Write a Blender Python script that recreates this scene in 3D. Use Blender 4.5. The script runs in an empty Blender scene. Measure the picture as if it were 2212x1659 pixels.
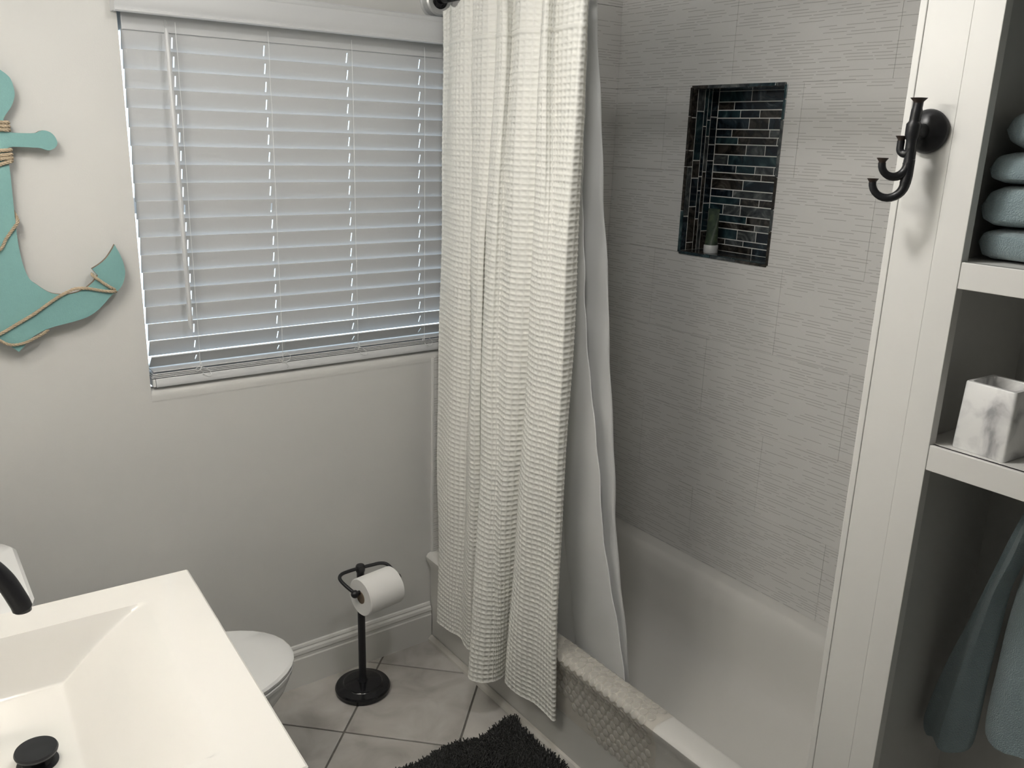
import bpy, bmesh, math, random
from math import sin, cos, pi, sqrt, radians, floor
from mathutils import Vector, Matrix
random.seed(7)
scene = bpy.context.scene
COL = scene.collection

# ------------------------------------------------------------------ camera
CX, CY, CZ, YAW, PIT, ROL, FPX = -1.4086, -2.3346, 1.7407, 0.6417, 0.2799, 0.0306, 1845.08
fw = Vector((sin(YAW)*cos(PIT), cos(YAW)*cos(PIT), -sin(PIT)))
rt = Vector((cos(YAW), -sin(YAW), 0)); up = rt.cross(fw)
R = rt*cos(ROL) + up*sin(ROL); U = -rt*sin(ROL) + up*cos(ROL)
cd = bpy.data.cameras.new('camera'); cam = bpy.data.objects.new('camera', cd); COL.objects.link(cam)
cam.matrix_world = Matrix(((R.x, U.x, -fw.x, CX), (R.y, U.y, -fw.y, CY), (R.z, U.z, -fw.z, CZ), (0, 0, 0, 1)))
cd.sensor_fit = 'HORIZONTAL'; cd.sensor_width = 36.0; cd.lens = FPX/2212*36; cd.clip_start = 0.02
scene.camera = cam

# ------------------------------------------------------------------ light, exposure
scene.view_settings.view_transform = 'Standard'; scene.view_settings.look = 'None'
scene.view_settings.exposure = 0.06; scene.view_settings.gamma = 1.0
scene.view_settings.use_curve_mapping = False
w = bpy.data.worlds.new('world'); scene.world = w; w.use_nodes = True
bg = w.node_tree.nodes['Background']; bg.inputs[0].default_value = (0.80, 0.90, 1.0, 1); bg.inputs[1].default_value = 2.4

VAN_Y = (-0.72, -0.97, -1.22)
CEIL_L, VAN_L = 92.0, 35.0     # radiance of the ceiling diffuser and the vanity globes (their meshes light the room)

# ------------------------------------------------------------------ mesh helpers
class MB:
    def __init__(s): s.v = []; s.f = []
    def box(s, x0, x1, y0, y1, z0, z1, rot=0, c=(0, 0, 0)):
        b = len(s.v)
        for z in (z0, z1):
            for y in (y0, y1):
                for x in (x0, x1):
                    if rot:
                        s.v.append((c[0]+x*cos(rot)-y*sin(rot), c[1]+x*sin(rot)+y*cos(rot), c[2]+z))
                    else: s.v.append((c[0]+x, c[1]+y, c[2]+z))
        for q in ((0, 2, 3, 1), (4, 5, 7, 6), (0, 1, 5, 4), (2, 6, 7, 3), (0, 4, 6, 2), (1, 3, 7, 5)):
            s.f.append(tuple(b+i for i in q))
        return s
    def lathe(s, prof, c=(0, 0, 0), n=32, axis='z'):
        b = len(s.v)
        for r, z in prof:
            for i in range(n):
                a = 2*pi*i/n
                p = (r*cos(a), r*sin(a), z)
                if axis == 'x': p = (p[2], p[0], p[1])
                if axis == 'y': p = (p[0], p[2], p[1])
                s.v.append((c[0]+p[0], c[1]+p[1], c[2]+p[2]))
        for k in range(len(prof)-1):
            for i in range(n):
                j = (i+1) % n
                q = (b+k*n+i, b+k*n+j, b+(k+1)*n+j, b+(k+1)*n+i)
                s.f.append(q if axis != 'y' else q[::-1])
        for k, fl in ((0, True), (len(prof)-1, False)):
            if prof[k][0] > 1e-6:
                r = [b+k*n+i for i in range(n)]
                s.f.append(tuple(r[::-1] if fl != (axis == 'y') else r))
        return s
    def tube(s, pts, r, n=10, cap=True):
        P = [Vector(p) for p in pts]; b = len(s.v)
        rr = r if isinstance(r, (list, tuple)) else [r]*len(P)
        t = (P[1]-P[0]).normalized()
        nrm = t.orthogonal().normalized()
        for i, p in enumerate(P):
            t2 = (P[min(i+1, len(P)-1)]-P[max(i-1, 0)])
            t2 = t2.normalized() if t2.length > 1e-9 else t
            nrm = (nrm-t2*nrm.dot(t2)).normalized(); bi = t2.cross(nrm); t = t2
            for k in range(n):
                a = 2*pi*k/n
                s.v.append(tuple(p+(nrm*cos(a)+bi*sin(a))*rr[i]))
        for i in range(len(P)-1):
            for k in range(n):
                j = (k+1) % n
                s.f.append((b+i*n+k, b+i*n+j, b+(i+1)*n+j, b+(i+1)*n+k))
        if cap:
            s.f.append(tuple(b+k for k in range(n))[::-1]); e = b+(len(P)-1)*n
            s.f.append(tuple(e+k for k in range(n)))
        return s
    def sphere(s, c, r, n=16, m=10, sc=(1, 1, 1)):
        b = len(s.v)
        for i in range(1, m):
            th = pi*i/m
            for k in range(n):
                a = 2*pi*k/n
                s.v.append((c[0]+r*sc[0]*sin(th)*cos(a), c[1]+r*sc[1]*sin(th)*sin(a), c[2]+r*sc[2]*cos(th)))
        s.v.append((c[0], c[1], c[2]+r*sc[2])); s.v.append((c[0], c[1], c[2]-r*sc[2]))
        T = len(s.v)-2; B = T+1
        for i in range(m-2):
            for k in range(n):
                j = (k+1) % n
                s.f.append((b+i*n+k, b+(i+1)*n+k, b+(i+1)*n+j, b+i*n+j))
        for k in range(n):
            j = (k+1) % n
            s.f.append((T, b+k, b+j)); s.f.append((B, b+(m-2)*n+j, b+(m-2)*n+k))
        return s
    def rings(s, rings, cap0=True, cap1=True, closed=True):
        b = len(s.v); n = len(rings[0])
        for r in rings: s.v += [tuple(p) for p in r]
        for i in range(len(rings)-1):
            for k in range(n if closed else n-1):
                j = (k+1) % n
                s.f.append((b+i*n+k, b+i*n+j, b+(i+1)*n+j, b+(i+1)*n+k))
        if cap0: s.f.append(tuple(b+k for k in range(n))[::-1])
        e = b+(len(rings)-1)*n
        if cap1: s.f.append(tuple(e+k for k in range(n)))
        return s
    def prism(s, pts, fn0, fn1):
        return s.rings([[fn0(*p) for p in pts], [fn1(*p) for p in pts]])
    def mesh(s, name, mat, smooth=False, bevel=0):
        me = bpy.data.meshes.new(name); me.from_pydata(s.v, [], s.f)
        bm = bmesh.new(); bm.from_mesh(me)
        if bevel:
            es = [e for e in bm.edges if len(e.link_faces) == 2 and e.calc_face_angle(0) > 0.6]
            bmesh.ops.bevel(bm, geom=es, offset=bevel, segments=2, profile=0.5, affect='EDGES', clamp_overlap=True)
        bmesh.ops.recalc_face_normals(bm, faces=bm.faces)
        ang = radians(38)
        for f in bm.faces: f.smooth = bool(smooth)
        for e in bm.edges:
            if len(e.link_faces) == 2 and e.calc_face_angle(0) > (ang if not bevel else radians(60)): e.smooth = False
        bm.to_mesh(me); bm.free()
        if mat: me.materials.append(mat)
        return me

def link(name, me, parent=None):
    o = bpy.data.objects.new(name, me); COL.objects.link(o)
    if parent: o.parent = parent
    return o
def obj(name, mb, mat, parent=None, smooth=False, bevel=0, label=None):
    o = link(name, mb.mesh(name, mat, smooth, bevel), parent)
    if label: o['label'] = label
    return o
def tag(o, label, cat, group=None, kind=None):
    o['label'] = label; o['category'] = cat
    if group: o['group'] = group
    if kind: o['kind'] = kind
    return o
def thing(name, label, cat, loc=(0, 0, 0), rz=0, group=None):
    o = bpy.data.objects.new(name, None); o.location = loc; o.rotation_euler = (0, 0, rz)
    o.empty_display_size = .05; COL.objects.link(o)
    return tag(o, label, cat, group)
def struct(name, mb, mat, parent=None, label=None, **k):
    o = obj(name, mb, mat, parent, **k)
    if parent is None: o['kind'] = 'structure'
    if label: o['label'] = label
    return o
def part(name, mb, mat, parent, **k):
    """mb is in world coordinates, parent is an Empty or mesh (maybe moved)"""
    o = obj(name, mb, mat, None, **k)
    bpy.context.view_layer.update()
    o.parent = parent; o.matrix_parent_inverse = parent_world(parent).inverted()
    return o
def parent_world(p):
    m = Matrix.LocRotScale(p.location, p.rotation_euler, p.scale)
    if p.parent: m = parent_world(p.parent) @ p.matrix_parent_inverse @ m
    return m
def lerp(a, b, t): return a+(b-a)*t
def catmull(P, n=8, closed=False):
    P = [Vector(p) for p in P]; out = []; m = len(P)
    for i in range(m if closed else m-1):
        if closed: p0, p1, p2, p3 = P[i-1], P[i], P[(i+1) % m], P[(i+2) % m]
        else: p0, p1, p2, p3 = P[max(i-1, 0)], P[i], P[i+1], P[min(i+2, m-1)]
        for k in range(n):
            t = k/n
            out.append(0.5*((2*p1)+(p2-p0)*t+(2*p0-5*p1+4*p2-p3)*t*t+(3*p1-p0-3*p2+p3)*t**3))
    if not closed: out.append(P[-1])
    return out

# ------------------------------------------------------------------ materials
def mat(name, col, rough=0.5, metal=0, spec=0.5, noise=None, bump=None, coat=0, sub=0, sheen=0):
    m = bpy.data.materials.new(name); m.use_nodes = True
    nt = m.node_tree; p = nt.nodes['Principled BSDF']
    p.inputs['Base Color'].default_value = (*col, 1); p.inputs['Roughness'].default_value = rough
    p.inputs['Metallic'].default_value = metal; p.inputs['Specular IOR Level'].default_value = spec
    p.inputs['Coat Weight'].default_value = coat
    if sheen: p.inputs['Sheen Weight'].default_value = sheen
    geo = nt.nodes.new('ShaderNodeNewGeometry')
    if noise:  # (scale, amount)
        t = nt.nodes.new('ShaderNodeTexNoise'); t.inputs['Scale'].default_value = noise[0]; t.inputs['Detail'].default_value = 5
        nt.links.new(geo.outputs['Position'], t.inputs['Vector'])
        mx = nt.nodes.new('ShaderNodeMix'); mx.data_type = 'RGBA'
        mx.inputs[6].default_value = (*[max(0, c*(1-noise[1])) for c in col], 1)
        mx.inputs[7].default_value = (*[min(1, c*(1+noise[1])) for c in col], 1)
        nt.links.new(t.outputs['Fac'], mx.inputs[0]); nt.links.new(mx.outputs[2], p.inputs['Base Color'])
    if bump:  # (scale, strength, distance)
        t = nt.nodes.new('ShaderNodeTexNoise'); t.inputs['Scale'].default_value = bump[0]; t.inputs['Detail'].default_value = 4
        nt.links.new(geo.outputs['Position'], t.inputs['Vector'])
        b = nt.nodes.new('ShaderNodeBump'); b.inputs['Strength'].default_value = bump[1]; b.inputs['Distance'].default_value = bump[2]
        nt.links.new(t.outputs['Fac'], b.inputs['Height']); nt.links.new(b.outputs[0], p.inputs['Normal'])
    return m
def emis(name, col, s):
    m = mat(name, col); p = m.node_tree.nodes['Principled BSDF']
    p.inputs['Emission Color'].default_value = (*col, 1); p.inputs['Emission Strength'].default_value = s
    return m
M = {}
M['wall'] = mat('wall_paint', (.60, .598, .580), .55, spec=.3, noise=(3, .02), bump=(260, .12, .0015))
M['white'] = mat('white_gloss_paint', (.70, .695, .67), .32, spec=.4, noise=(8, .015), bump=(40, .08, .001))
M['ceil'] = mat('ceiling_paint', (.72, .71, .69), .8)
M['blind'] = mat('blind_slat', (.565, .575, .585), .42, spec=.4, bump=(30, .05, .0008))
M['cord'] = mat('white_cord', (.75, .76, .76), .6)
M['vinyl'] = mat('window_vinyl', (.75, .75, .75), .4)
M['black'] = mat('black_metal', (.009, .0095, .012), .38, spec=.5, noise=(60, .3))
M['blackgloss'] = mat('black_enamel', (.006, .006, .008), .14, spec=.6, noise=(40, .2))
M['plate'] = mat('satin_metal', (.55, .56, .56), .35, metal=.6, noise=(20, .05))
M['porcelain'] = mat('porcelain', (.74, .745, .74), .12, spec=.5, noise=(4, .01))
M['tub'] = mat('tub_enamel', (.66, .65, .62), .3, spec=.45, noise=(5, .03))
M['solid'] = mat('solid_surface', (.80, .785, .75), .12, spec=.5, noise=(5, .01))
M['cabinet'] = mat('cabinet_paint', (.7, .69, .66), .4, noise=(9, .02))
M['paper'] = mat('tissue_paper', (.82, .815, .80), .95, spec=.1, bump=(500, .25, .001))
M['card'] = mat('cardboard_core', (.33, .25, .18), .9, noise=(90, .1))
M['grout'] = mat('floor_grout', (.16, .15, .135), .9, noise=(40, .3))
M['wallgrout'] = mat('wall_grout', (.64, .635, .62), .85, noise=(30, .05))
M['wgrout'] = mat('mosaic_grout', (.78, .78, .74), .85, noise=(90, .1))
M['rug'] = mat('rug_pile', (.024, .0245, .024), .95, spec=.1, noise=(25, .5), sheen=.3)
M['teal'] = mat('teal_paint', (.185, .355, .345), .6, spec=.25, noise=(180, .06), bump=(300, .3, .001))
M['edge'] = mat('worn_edge', (.20, .15, .11), .8, noise=(60, .4))
M['rope'] = mat('jute_rope', (.44, .36, .26), .9, spec=.1, noise=(220, .3), bump=(500, .6, .002))
M['towel'] = mat('teal_towel', (.25, .325, .345), .98, spec=.05, noise=(30, .08), bump=(420, .9, .004), sheen=.35)
M['bronze'] = mat('antique_bronze', (.16, .12, .05), .4, metal=.7, noise=(40, .2))
M['liner'] = mat('liner_fabric', (.72, .725, .72), .6, spec=.3, noise=(3, .02), bump=(16, .25, .004))
M['caulk'] = mat('caulk_strip', (.55, .53, .49), .5, noise=(14, .15))
M['capwhite'] = mat('cap_white', (.55, .56, .56), .35, noise=(30, .03))
M['closet'] = mat('closet_paint', (.56, .56, .54), .6, noise=(4, .04))
M['rust'] = mat('oil_rubbed_edge', (.035, .022, .016), .45, noise=(80, .3))
M['lampglass'] = emis('lamp_diffuser', (1.0, .975, .935), CEIL_L)
M['globeglass'] = emis('lamp_globe', (1.0, .965, .90), VAN_L)

def curtain_mat():
    m = mat('waffle_cotton', (.885, .88, .835), .85, spec=.15, noise=(60, .02))
    nt = m.node_tree; p = nt.nodes['Principled BSDF']
    out = nt.nodes['Material Output']
    tr = nt.nodes.new('ShaderNodeBsdfTranslucent'); tr.inputs[0].default_value = (.85, .84, .78, 1)
    mx = nt.nodes.new('ShaderNodeMixShader'); mx.inputs[0].default_value = .20
    nt.links.new(p.outputs[0], mx.inputs[1]); nt.links.new(tr.outputs[0], mx.inputs[2]); nt.links.new(mx.outputs[0], out.inputs[0])
    return m
M['curtain'] = curtain_mat()
def liner_mat():
    m = M['liner']; nt = m.node_tree; p = nt.nodes['Principled BSDF']; out = nt.nodes['Material Output']
    tr = nt.nodes.new('ShaderNodeBsdfTranslucent'); tr.inputs[0].default_value = (.76, .77, .77, 1)
    mx = nt.nodes.new('ShaderNodeMixShader'); mx.inputs[0].default_value = .35
    nt.links.new(p.outputs[0], mx.inputs[1]); nt.links.new(tr.outputs[0], mx.inputs[2]); nt.links.new(mx.outputs[0], out.inputs[0])
liner_mat()
def glass_mat():
    m = bpy.data.materials.new('window_glass'); m.use_nodes = True; nt = m.node_tree
    p = nt.nodes['Principled BSDF']; p.inputs['Roughness'].default_value = .02; p.inputs['Base Color'].default_value = (.9, .95, .95, 1)
    tr = nt.nodes.new('ShaderNodeBsdfTransparent'); tr.inputs[0].default_value = (.93, .96, .97, 1)
    lw = nt.nodes.new('ShaderNodeLayerWeight'); lw.inputs[0].default_value = .12
    mx = nt.nodes.new('ShaderNodeMixShader')
    nt.links.new(lw.outputs['Fresnel'], mx.inputs[0]); nt.links.new(tr.outputs[0], mx.inputs[1]); nt.links.new(p.outputs[0], mx.inputs[2])
    nt.links.new(mx.outputs[0], nt.nodes['Material Output'].inputs[0]); return m
M['glass'] = glass_mat()
def bubble_mat():
    m = bpy.data.materials.new('clear_vinyl'); m.use_nodes = True; nt = m.node_tree
    p = nt.nodes['Principled BSDF']; p.inputs['Roughness'].default_value = .16; p.inputs['Base Color'].default_value = (.72, .69, .64, 1)
    p.inputs['Coat Weight'].default_value = .5; p.inputs['Coat Roughness'].default_value = .08
    tr = nt.nodes.new('ShaderNodeBsdfTransparent'); tr.inputs[0].default_value = (.97, .955, .93, 1)
    t = nt.nodes.new('ShaderNodeTexNoise'); t.inputs['Scale'].default_value = 9
    r = nt.nodes.new('ShaderNodeMapRange'); r.inputs[3].default_value = .12; r.inputs[4].default_value = .34
    geo = nt.nodes.new('ShaderNodeNewGeometry'); nt.links.new(geo.outputs['Position'], t.inputs['Vector'])
    nt.links.new(t.outputs['Fac'], r.inputs[0])
    mx = nt.nodes.new('ShaderNodeMixShader'); nt.links.new(r.outputs[0], mx.inputs[0])
    nt.links.new(tr.outputs[0], mx.inputs[1]); nt.links.new(p.outputs[0], mx.inputs[2])
    nt.links.new(mx.outputs[0], nt.nodes['Material Output'].inputs[0]); return m
M['bubble'] = bubble_mat()
M['dome'] = mat('vinyl_bubble', (.66, .64, .60), .16, spec=.6, coat=.8, noise=(12, .05))
def dome_mix():
    nt = M['dome'].node_tree; p = nt.nodes['Principled BSDF']
    tr = nt.nodes.new('ShaderNodeBsdfTransparent'); tr.inputs[0].default_value = (.97, .96, .94, 1)
    mx = nt.nodes.new('ShaderNodeMixShader'); mx.inputs[0].default_value = .42
    nt.links.new(tr.outputs[0], mx.inputs[1]); nt.links.new(p.outputs[0], mx.inputs[2]); nt.links.new(mx.outputs[0], nt.nodes['Material Output'].inputs[0])
dome_mix()

def walltile_mat():
    m = mat('linear_wall_tile', (.56, .55, .525), .4, spec=.4)
    nt = m.node_tree; N = nt.nodes.new; L = nt.links.new; p = nt.nodes['Principled BSDF']
    geo = N('ShaderNodeNewGeometry'); sx = N('ShaderNodeSeparateXYZ'); L(geo.outputs['Position'], sx.inputs[0])
    def mth(op, a, b=None, c=None):
        n = N('ShaderNodeMath'); n.operation = op
        for i, q in enumerate((a, b, c)):
            if q is None: continue
            if isinstance(q, (int, float)): n.inputs[i].default_value = q
            else: L(q, n.inputs[i])
        return n.outputs[0]
    u = mth('SUBTRACT', sx.outputs[0], sx.outputs[1])
    # gentle waviness of the lines
    wn = N('ShaderNodeTexNoise'); wn.noise_dimensions = '2D'; wn.inputs['Scale'].default_value = 7
    cv = N('ShaderNodeCombineXYZ'); L(u, cv.inputs[0]); L(mth('MULTIPLY', sx.outputs[2], 3), cv.inputs[1]); L(cv.outputs[0], wn.inputs['Vector'])
    z = mth('ADD', sx.outputs[2], mth('MULTIPLY', wn.outputs['Fac'], .003))
    rowf = mth('DIVIDE', z, .0082)
    row = mth('FLOOR', rowf); fr = mth('FRACT', rowf)
    wh = N('ShaderNodeTexWhiteNoise'); wh.noise_dimensions = '1D'; L(row, wh.inputs['W'])
    # per-row dash pattern
    seg = mth('DIVIDE', mth('ADD', u, mth('MULTIPLY', wh.outputs['Value'], 9.7)), .085)
    segid = mth('FLOOR', seg); segf = mth('FRACT', seg)
    c2 = N('ShaderNodeCombineXYZ'); L(segid, c2.inputs[0]); L(row, c2.inputs[1])
    w2 = N('ShaderNodeTexWhiteNoise'); w2.noise_dimensions = '2D'; L(c2.outputs[0], w2.inputs['Vector'])
    on = mth('GREATER_THAN', w2.outputs['Value'], .38)
    length = mth('LESS_THAN', segf, mth('ADD', .45, mth('MULTIPLY', w2.outputs['Value'], .55)))
    line = mth('LESS_THAN', fr, .21)
    mask = mth('MULTIPLY', mth('MULTIPLY', on, length), line)
    # finer faint ribs everywhere
    rib = mth('MULTIPLY', mth('LESS_THAN', mth('FRACT', mth('DIVIDE', z, .0033)), .35), .22)
    tot = mth('MAXIMUM', mask, rib)
    no = N('ShaderNodeTexNoise'); no.inputs['Scale'].default_value = 5; L(geo.outputs['Position'], no.inputs['Vector'])
    base = N('ShaderNodeMix'); base.data_type = 'RGBA'; base.inputs[6].default_value = (.66, .655, .64, 1); base.inputs[7].default_value = (.73, .72, .70, 1)
    L(no.outputs['Fac'], base.inputs[0])
    mx = N('ShaderNodeMix'); mx.data_type = 'RGBA'; L(mth('MULTIPLY', tot, .56), mx.inputs[0]); L(base.outputs[2], mx.inputs[6]); mx.inputs[7].default_value = (.25, .24, .225, 1)
    L(mx.outputs[2], p.inputs['Base Color'])
    b = N('ShaderNodeBump'); b.inputs['Strength'].default_value = .3; b.inputs['Distance'].default_value = .0008; b.invert = True
    L(tot, b.inputs['Height']); L(b.outputs[0], p.inputs['Normal'])
    return m
M['walltile'] = walltile_mat()

def ramp_mat(name, cols, scale, rough, dist=0, detail=6, bump=None, coat=0, spec=.5):
    m = mat(name, cols[0][1], rough, spec=spec, bump=bump, coat=coat)
    nt = m.node_tree; p = nt.nodes['Principled BSDF']
    geo = nt.nodes.new('ShaderNodeNewGeometry'); oi = nt.nodes.new('ShaderNodeObjectInfo')
    off = nt.nodes.new('ShaderNodeVectorMath'); off.operation = 'ADD'
    mul = nt.nodes.new('ShaderNodeMath'); mul.operation = 'MULTIPLY'; mul.inputs[1].default_value = 13.0
    nt.links.new(oi.outputs['Random'], mul.inputs[0])
    nt.links.new(geo.outputs['Position'], off.inputs[0]); nt.links.new(mul.outputs[0], off.inputs[1])
    t = nt.nodes.new('ShaderNodeTexNoise'); t.inputs['Scale'].default_value = scale; t.inputs['Detail'].default_value = detail
    t.inputs['Distortion'].default_value = dist
    nt.links.new(off.outputs[0], t.inputs['Vector'])
    r = nt.nodes.new('ShaderNodeValToRGB'); el = r.color_ramp.elements
    el[0].position = cols[0][0]; el[0].color = (*cols[0][1], 1)
    el[1].position = cols[-1][0]; el[1].color = (*cols[-1][1], 1)
    for ps, c in cols[1:-1]:
        e = el.new(ps); e.color = (*c, 1)
    nt.links.new(t.outputs['Fac'], r.inputs[0]); nt.links.new(r.outputs[0], p.inputs['Base Color'])
    return m
M['floortile'] = ramp_mat('marbled_floor_tile', [(.25, (.30, .285, .26)), (.45, (.43, .41, .385)), (.6, (.50, .485, .46)), (.8, (.58, .55, .51))], 7, .38, dist=.6, detail=8, bump=(30, .1, .001))
M['marble'] = ramp_mat('white_marble', [(.30, (.33, .33, .34)), (.42, (.62, .62, .62)), (.55, (.78, .78, .77)), (.8, (.82, .82, .80))], 14, .28, dist=1.2)
MOS = [ramp_mat('abalone_navy', [(.3, (.004, .007, .012)), (.5, (.009, .015, .022)), (.62, (.024, .038, .048)), (.75, (.11, .13, .14))], 13, .12, dist=2.5, coat=.15),
       ramp_mat('abalone_teal', [(.3, (.006, .012, .018)), (.5, (.014, .034, .042)), (.65, (.040, .078, .086)), (.8, (.14, .19, .19))], 13, .12, dist=2.0, coat=.15),
       ramp_mat('abalone_brown', [(.3, (.008, .008, .008)), (.48, (.024, .021, .018)), (.62, (.060, .053, .045)), (.78, (.14, .13, .115))], 13, .14, dist=3.0, coat=.15),
       ramp_mat('abalone_grey', [(.3, (.018, .022, .026)), (.5, (.055, .062, .065)), (.65, (.13, .14, .135)), (.8, (.24, .24, .22))], 13, .14, dist=3.0, coat=.15)]
M['tubeplastic'] = ramp_mat('green_tube', [(.3, (.012, .022, .014)), (.5, (.035, .055, .035)), (.7, (.07, .10, .05)), (.85, (.13, .14, .12))], 38, .35, dist=.8)

# ------------------------------------------------------------------ the room shell
XL, XN, ZC = -1.545, 0.7512, 2.44           # left wall, niche wall, ceiling
TL = -1.52                                   # far end of the tub
OX0, OX1, OZ0, OZ1 = -0.873, 0.35, 1.03, 2.03   # window opening

# floor: grout bed with one tile object per tile
floor_o = struct('floor', MB().box(-2.75, 1.6, -3.6, .1, -.06, -.004), M['grout'])
def clip_poly(poly, a, b, c):   # keep a*x+b*y<=c
    out = []
    for i in range(len(poly)):
        p, q = poly[i-1], poly[i]
        dp, dq = a*p[0]+b*p[1]-c, a*q[0]+b*q[1]-c
        if (dp <= 0) != (dq <= 0):
            t = dp/(dp-dq); out.append((p[0]+(q[0]-p[0])*t, p[1]+(q[1]-p[1])*t))
        if dq <= 0: out.append(q)
    return out
S1, S2, g = .510, .498, .0042
for i in range(-9, 5):
    for j in range(-9, 9):
        sa, sb = -.776+S1*i, -.776+S1*(i+1)      # x+y
        da, db = .183+S2*j, .183+S2*(j+1)        # y-x
        sa += g; sb -= g; da += g; db -= g
        poly = [((s-d)/2, (s+d)/2) for s, d in ((sa, da), (sb, da), (sb, db), (sa, db))]
        for h in ((1, 0, -.004), (-1, 0, 2.7), (0, 1, -.004), (0, -1, 3.5)): 
            poly = clip_poly(poly, *h) if poly else poly
        if not poly or len(poly) < 3: continue
        if max(p[0] for p in poly) < XL and min(p[1] for p in poly) > -1.7: continue
        ar = abs(sum(poly[k-1][0]*poly[k][1]-poly[k][0]*poly[k-1][1] for k in range(len(poly))))/2
        if ar < .0006: continue
        mb = MB().prism(poly, lambda x, y: (x, y, -.006), lambda x, y: (x, y, 0))
        obj('tile', mb, M['floortile'], floor_o, bevel=.0012)

# window wall
wb = MB()
wb.box(XL-.1, OX0, 0, .14, 0, ZC).box(OX1, XN+.15, 0, .14, 0, ZC).box(OX0, OX1, 0, .14, 0, OZ0).box(OX0, OX1, 0, .14, OZ1, ZC)
wall_back = struct('wall_back', wb, M['wall'])
# niche wall (long side of the tub)
NY0, NY1, NZ0, NZ1 = -.355, -.713, 1.392, 1.914
wr = MB(); xa, xb = XN+.0015, XN+.2
wr.box(xa, xb, TL-.0, NY1, 0, ZC).box(xa, xb, NY0, 0, 0, ZC).box(xa, xb, NY1, NY0, 0, NZ0).box(xa, xb, NY1, NY0, NZ1, ZC)
wr.box(XN+.134, xb, NY1, NY0, NZ0, NZ1)
wall_right = struct('wall_right', wr, M['wallgrout'])
struct('wall_left', MB().box(XL-.1, XL, -1.75, 0, 0, ZC), M['wall'])
struct('wall_entry', MB().box(-2.75, XL, -1.85, -1.75, 0, ZC), M['wall'])
struct('wall_hall', MB().box(-2.85, -2.75, -3.6, -1.75, 0, ZC), M['closet'])
struct('wall_front', MB().box(-2.85, 1.6, -3.7, -3.6, 0, ZC), M['closet'])
struct('ceiling', MB().box(-2.85, 1.6, -3.7, .14, ZC, ZC+.1), M['ceil'])
struct('wall_alcove_end', MB().box(.0, XN+.2, TL-.10, TL, 0, ZC), M['white'])
struct('wall_closet_side', MB().box(.0, .75, -2.75, -2.60, 0, ZC), M['wall'])
struct('wall_closet_front', MB().box(.0, .12, -3.6, -2.75, 0, ZC), M['wall'])

# wall tiles, running bond, one object per tile
def rect_sub(r, h):
    """rect minus hole -> list of rects; (u0,u1,v0,v1)"""
    u0, u1, v0, v1 = r; a0, a1, b0, b1 = h
    if a1 <= u0 or a0 >= u1 or b1 <= v0 or b0 >= v1: return [r]
    out = []
    if v0 < b0: out.append((u0, u1, v0, b0))
    if v1 > b1: out.append((u0, u1, b1, v1))
    lo, hi = max(v0, b0), min(v1, b1)
    if u0 < a0: out.append((u0, a0, lo, hi))
    if u1 > a1: out.append((a1, u1, lo, hi))
    return out
courses = [.863-.2635*k for k in (2, 1)]+[.863+.2635*k for k in range(0, 7)]
def course_tiles(u_lo, u_hi, starts, hole, z_lo=.338):
    res = []
    for ci, z0 in enumerate(courses):
        z1 = z0+.2635; off = starts[ci % 2]; a = off-.527*6
        while a < u_hi:
            r = (max(a, u_lo), min(a+.527, u_hi), max(z0, z_lo), min(z1, ZC-.003))
            a += .527
            if r[1]-r[0] < .004 or r[3]-r[2] < .004: continue
            rs = [(r[0]+.0005, r[1]-.0005, r[2]+.0005, r[3]-.0005)]
            for q in rs: res += rect_sub(q, hole)
    return [q for q in res if q[1]-q[0] > .003 and q[3]-q[2] > .003]
# on the niche wall u = y
for u0, u1, v0, v1 in course_tiles(TL, -.001, (-.51, -.245), (NY1, NY0, NZ0, NZ1)):
    obj('wall_tile', MB().box(XN, XN+.0015, u0, u1, v0, v1), M['walltile'], wall_right, bevel=.0003)
# on the window wall u = x
for u0, u1, v0, v1 in course_tiles(.009, XN, (.28, .0165), (-1, OX1, OZ0+.016, 3.0)):
    obj('wall_tile', MB().box(u0, u1, -.008, 0, v0, v1), M['walltile'], wall_back, bevel=.0003)
obj('tile_edge_trim', MB().box(.001, .009, -.009, 0, .338, OZ0+.012), M['white'], wall_back, bevel=.0015)

# baseboard with moulded top
def profile_run(prof, x0, x1):   # prof (out, z)
    return MB().prism(prof, lambda o, z: (x0, -o, z), lambda o, z: (x1, -o, z))
prof = [(0, 0), (.015, 0), (.015, .100), (.012, .104), (.012, .112), (.0145, .118), (.013, .128), (.008, .134), (.0085, .139), (.006, .146), (0, .1475)]
struct('baseboard_back', profile_run(prof, XL, -.002), M['white'])
struct('baseboard_left', MB().prism(prof, lambda o, z: (XL+o, -1.745, z), lambda o, z: (XL+o, -1.37, z)), M['white'])
# strip sealing the tub apron to the floor
struct('trim_1', MB().prism([(0, 0), (.017, 0), (.015, .008), (.008, .016), (0, .019)], lambda o, z: (-o-.001, TL, z), lambda o, z: (-o-.001, -.016, z)), M['caulk'])

# ------------------------------------------------------------------ window
win = struct('window_1', MB().box(OX0, OX1, .10, .125, OZ0+.03, OZ0+.075).box(OX0, OX1, .10, .125, OZ1-.045, OZ1)
             .box(OX0, OX0+.010, .10, .125, OZ0+.075, OZ1-.045).box(OX1-.045, OX1, .10, .125, OZ0+.075, OZ1-.045)
             .box(OX0+.012, OX1-.047, .102, .123, 1.52, 1.56), M['vinyl'], bevel=.002)
obj('window_pane', MB().box(OX0+.010, OX1-.045, .110, .114, OZ0+.075, 1.52), M['glass'], win)
obj('window_pane', MB().box(OX0+.010, OX1-.045, .110, .114, 1.56, OZ1-.045), M['glass'], win)
sp = [(.10, 0)]+[(-.001+.026-.026*sin(a), .036-.026+.026*cos(a)) for a in [i*pi/2/8 for i in range(9)]]+[(-.001, 0)]
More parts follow.
